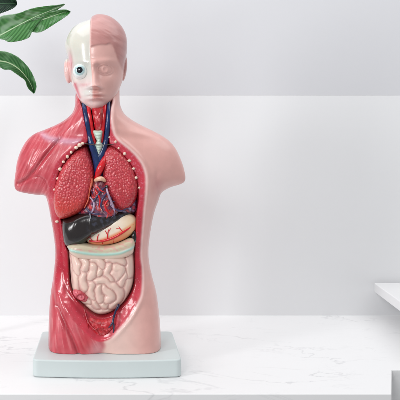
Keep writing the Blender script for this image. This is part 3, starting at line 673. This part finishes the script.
def gutd(a, b, d):
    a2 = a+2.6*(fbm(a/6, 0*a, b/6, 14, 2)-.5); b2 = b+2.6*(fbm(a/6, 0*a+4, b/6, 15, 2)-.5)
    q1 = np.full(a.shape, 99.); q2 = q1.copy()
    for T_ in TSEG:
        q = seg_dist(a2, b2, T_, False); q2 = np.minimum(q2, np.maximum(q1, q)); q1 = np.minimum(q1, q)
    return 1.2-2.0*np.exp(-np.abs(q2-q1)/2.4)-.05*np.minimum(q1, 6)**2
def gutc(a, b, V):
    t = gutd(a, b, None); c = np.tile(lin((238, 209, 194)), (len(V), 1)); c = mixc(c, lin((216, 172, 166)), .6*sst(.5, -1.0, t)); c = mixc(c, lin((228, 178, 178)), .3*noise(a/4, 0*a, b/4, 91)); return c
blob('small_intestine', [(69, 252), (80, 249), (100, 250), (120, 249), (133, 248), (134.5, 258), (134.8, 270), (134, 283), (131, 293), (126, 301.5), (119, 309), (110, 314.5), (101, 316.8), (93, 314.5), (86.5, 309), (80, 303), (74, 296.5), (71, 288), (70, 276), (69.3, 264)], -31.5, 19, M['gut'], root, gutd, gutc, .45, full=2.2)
def cecc(a, b, V):
    r_ = np.hypot((a-80.5)/1.35, (b-296.7)); c = np.tile(lin((222, 104, 118)), (len(V), 1)); c = mixc(c, lin((166, 30, 50)), .9*np.exp(-((r_-3.1)/.8)**2)); c = mixc(c, lin((240, 150, 160)), .7*np.exp(-(r_/1.5)**2))
    c = mixc(c, lin((180, 40, 60)), .5*sst(.55, .7, noise(a/1.1, 0*a, b/1.1, 7))); return c
blob('cecum', [(72.5, 291.5), (76, 290), (81, 291.3), (85.5, 294), (88.3, 298), (87, 302), (83, 302.5), (77.5, 300), (73.5, 296)], -33, 7, M['organ'], root,
     lambda a, b, d: .9*np.cos(np.hypot((a-80.5)/1.35, b-296.7)*2.0)*sst(5.5, 3.5, np.hypot((a-80.5)/1.35, b-296.7)), cecc, .4)
def blac(a, b, V):
    n_ = fbm(a/2, 0*a, b/2, 71); c = np.tile(lin((196, 40, 50)), (len(V), 1)); c = mixc(c, lin((236, 110, 120)), .6*sst(.55, .7, n_)*sst(318, 324, b)); c = mixc(c, lin((140, 16, 30)), .6*sst(.45, .3, n_)); return c
blob('bladder', [(82, 308), (91, 315), (102, 318.5), (112, 315), (119, 309), (121.5, 315), (117.5, 326), (110.5, 334.5), (102.5, 338.5), (94.5, 335.5), (86.5, 325)], -33.5, 13, M['organ'], root, lambda a, b, d: (1.3*fbm(a/2.6, 0*a, b/2.6, 72)+.9*(1-np.abs(2*fbm(a/3, 0*a, b/3, 75, 2)-1)))*sst(319, 325, b)-.9, blac, .45, full=1.6)
tube('iliac_artery', [(84, 308, -27), (86, 316, -29.5), (88, 322, -31.5), (92, 327.5, -33.5), (97, 331, -35), (99.5, 335, -34.5)], [.6, .7, .75, .7, .6, .4], M['dkred'], root, 10)
tube('iliac_artery', [(87.5, 322, -31), (88.5, 329, -30.5), (90, 336, -29.5)], [.8, 1.0, .6], M['dkred'], root, 10)
M['navy'] = material('navy_vein_paint', (26, 30, 70), rough=.25, coat=.4, vary=.3, vscale=400)
iv = tube('iliac_vein', [(118.5, 304, -29), (116, 310, -30.5), (113.8, 317, -34), (112.3, 323, -36), (108.5, 328, -37)], [.6, .9, 1.0, .9, .4], M['navy'], root, 10)
tube('vein_branch', [(112.8, 321, -35.5), (113.8, 327, -34.5), (113, 334, -32)], [.9, .9, .5], M['navy'], iv, 8)
tube('vein_branch', [(115, 312, -31), (117.5, 309, -30), (120, 304.5, -29)], [.8, .7, .4], M['navy'], iv, 8)

# ================================================================== the plant, upper left
def leafmat(name, c1, c2, cm):
    m = bpy.data.materials.new(name); m.use_nodes = True; nt = m.node_tree; N, L = nt.nodes, nt.links; b = N['Principled BSDF']
    a = N.new('ShaderNodeAttribute'); a.attribute_name = 'Col'; L.new(a.outputs['Color'], b.inputs['Base Color'])
    b.inputs['Roughness'].default_value = .32; b.inputs['Coat Weight'].default_value = .25
    return m
M['leaf'] = leafmat('glossy_leaf', 0, 0, 0); M['stem'] = material('green_stem', (86, 122, 60), rough=.5)
def leaf(name, up, mid, lo, Y0, parent, tone, seed, ncol=120, nrow=24, cup=7, dark=0.):
    up, mid, lo = [catmull(np.array(q, float), 8, False) for q in (up, mid, lo)]
    def res(c):
        t = np.linspace(0, 1, len(c)); s = np.linspace(0, 1, ncol); return np.stack([np.interp(s, t, c[:, 0]), np.interp(s, t, c[:, 1])], 1)
    up, mid, lo = res(up), res(mid), res(lo); V = []; cols = []
    s = np.linspace(0, 1, ncol)
    for j in range(2*nrow+1):
        q = (j-nrow)/nrow; E = lo if q < 0 else up; aq = abs(q)
        p = mid*(1-aq)+E*aq
        phase = s*26+aq*5.5
        vein = np.sin(phase*2*math.pi*.5)
        yy = Y0-cup*aq**1.3+6*s**2+1.1*vein*aq*(1-aq*.3)+3*math.sin(seed)*aq*s
        for i in range(ncol):
            V.append(P(p[i, 0], p[i, 1], yy[i]))
        base = np.array(lin(tone[0]))[None]*np.ones((ncol, 1)); k = (.5+.5*vein)*.55
        base = mixc(base, lin(tone[1]), k+.0); n_ = noise(s*9, np.full(ncol, q*3.), 0*s, seed); base = mixc(base, lin(tone[2]), .55*sst(.45, .8, n_)*(1 if q > 0 else .5)+0*s)
        mr = math.exp(-(aq/.045)**2); base = mixc(base, lin(tone[3]), np.full(ncol, .85*mr)); cols.append(base)
    F = []
    for j in range(2*nrow):
        for i in range(ncol-1): F.append((j*ncol+i, j*ncol+i+1, (j+1)*ncol+i+1, (j+1)*ncol+i))
    o = make(name, V, np.array(F), M['leaf'], parent, np.vstack(cols))
    sd = o.modifiers.new('thick', 'SOLIDIFY'); sd.thickness = .5*S; sd.offset = 0
    rib = [(*mid[i], Y0+6*s[i]**2-.5) for i in range(0, ncol, 10)]+[(*mid[-1], Y0+5.5)]
    tube('midrib', rib, list(np.linspace(.9, .25, len(rib))), material('midrib_green', tone[3], rough=.45), o, 8, n=3)
    return o
plant = bpy.data.objects.new('leafy_plant', None); C.objects.link(plant)
tag(plant, 'broad glossy green leaves of a tropical plant reaching in at the upper left corner', 'plant')
tone = [(58, 118, 58), (108, 168, 98), (176, 206, 176), (190, 218, 178)]
leaf('leaf', [(-14, 26), (-4, 19), (3, 15.6), (12, 14.3), (20, 12.8), (27, 10), (36, 7.6), (47, 6), (57, 5), (64, 3.8)],
     [(-14, 42), (-4, 37.5), (3, 34), (12, 29), (20, 24.5), (28, 20.5), (36, 16.5), (47, 12), (57, 8), (65, 4.6)],
     [(-14, 48), (-4, 40), (3, 39.5), (9, 42), (16, 41.5), (23, 40), (29.5, 37), (30.5, 31.5), (29, 28.5), (31.5, 27.5)], 40, plant, tone, 2)
leaf('leaf', [(24, 23.5), (33, 19.5), (42, 15.5), (51, 12), (60, 9.8), (66.5, 9.6), (70.6, 11.4)], [(24, 24.2), (33, 22.5), (42, 19.8), (51, 16.8), (60, 13.6), (69.9, 10.9)],
     [(27, 27.5), (33, 32), (40, 32.2), (47, 28.8), (55, 23.6), (62.5, 18.8), (68, 14.8), (70.4, 12)], 43, plant, tone, 4, cup=2)
dk = [(22, 46, 34), (40, 74, 50), (60, 100, 70), (70, 104, 76)]
leaf('leaf', [(-16, -12), (-6, -10), (4, -8), (11, -5), (15.5, -1), (17, 3)], [(-16, 2), (-6, 3.5), (4, 3.5), (10, 3.4), (14.5, 3.6), (17, 4)], [(-16, 16), (-6, 15.5), (2, 12.8), (8, 10.6), (13.5, 8), (17, 4.6)], 46, plant, dk, 7)
t3 = [(46, 100, 54), (104, 160, 98), (140, 184, 140), (204, 226, 184)]
leaf('leaf', [(-14, 50), (-6, 50.5), (0, 51), (8, 52.3), (17, 56.5), (25, 63.5), (31, 71.5), (34.5, 79), (36.4, 86), (34.6, 93.3)],
     [(-14, 60), (-6, 60.5), (0, 61), (7, 62.2), (14, 65.5), (20, 70), (25, 75.5), (29, 81), (32, 87), (34.2, 93.4)],
     [(-14, 68), (-6, 67), (0, 67.2), (4, 69.5), (10, 69.8), (15, 73), (20, 76.5), (25, 80.5), (28, 88), (33.8, 93.6)], 36, plant, t3, 11)
for q in ([(-12, 42, 40), (-40, 58, 42), (-62, 90, 46), (-70, 150, 50)], [(-14, 2, 46), (-40, 30, 46), (-64, 80, 50), (-70, 150, 50)], [(-12, 60, 36), (-36, 72, 40), (-60, 104, 46), (-70, 150, 50)]):
    tube('leaf_stalk', q, [1.4, 1.8, 2.2, 2.6], M['stem'], plant, 10)
tube('main_stalk', [(-70, 130, 50), (-71, 200, 52), (-69, 270, 52), (-70, 347, 52)], [3, 4, 4.5, 5], M['stem'], plant, 12)
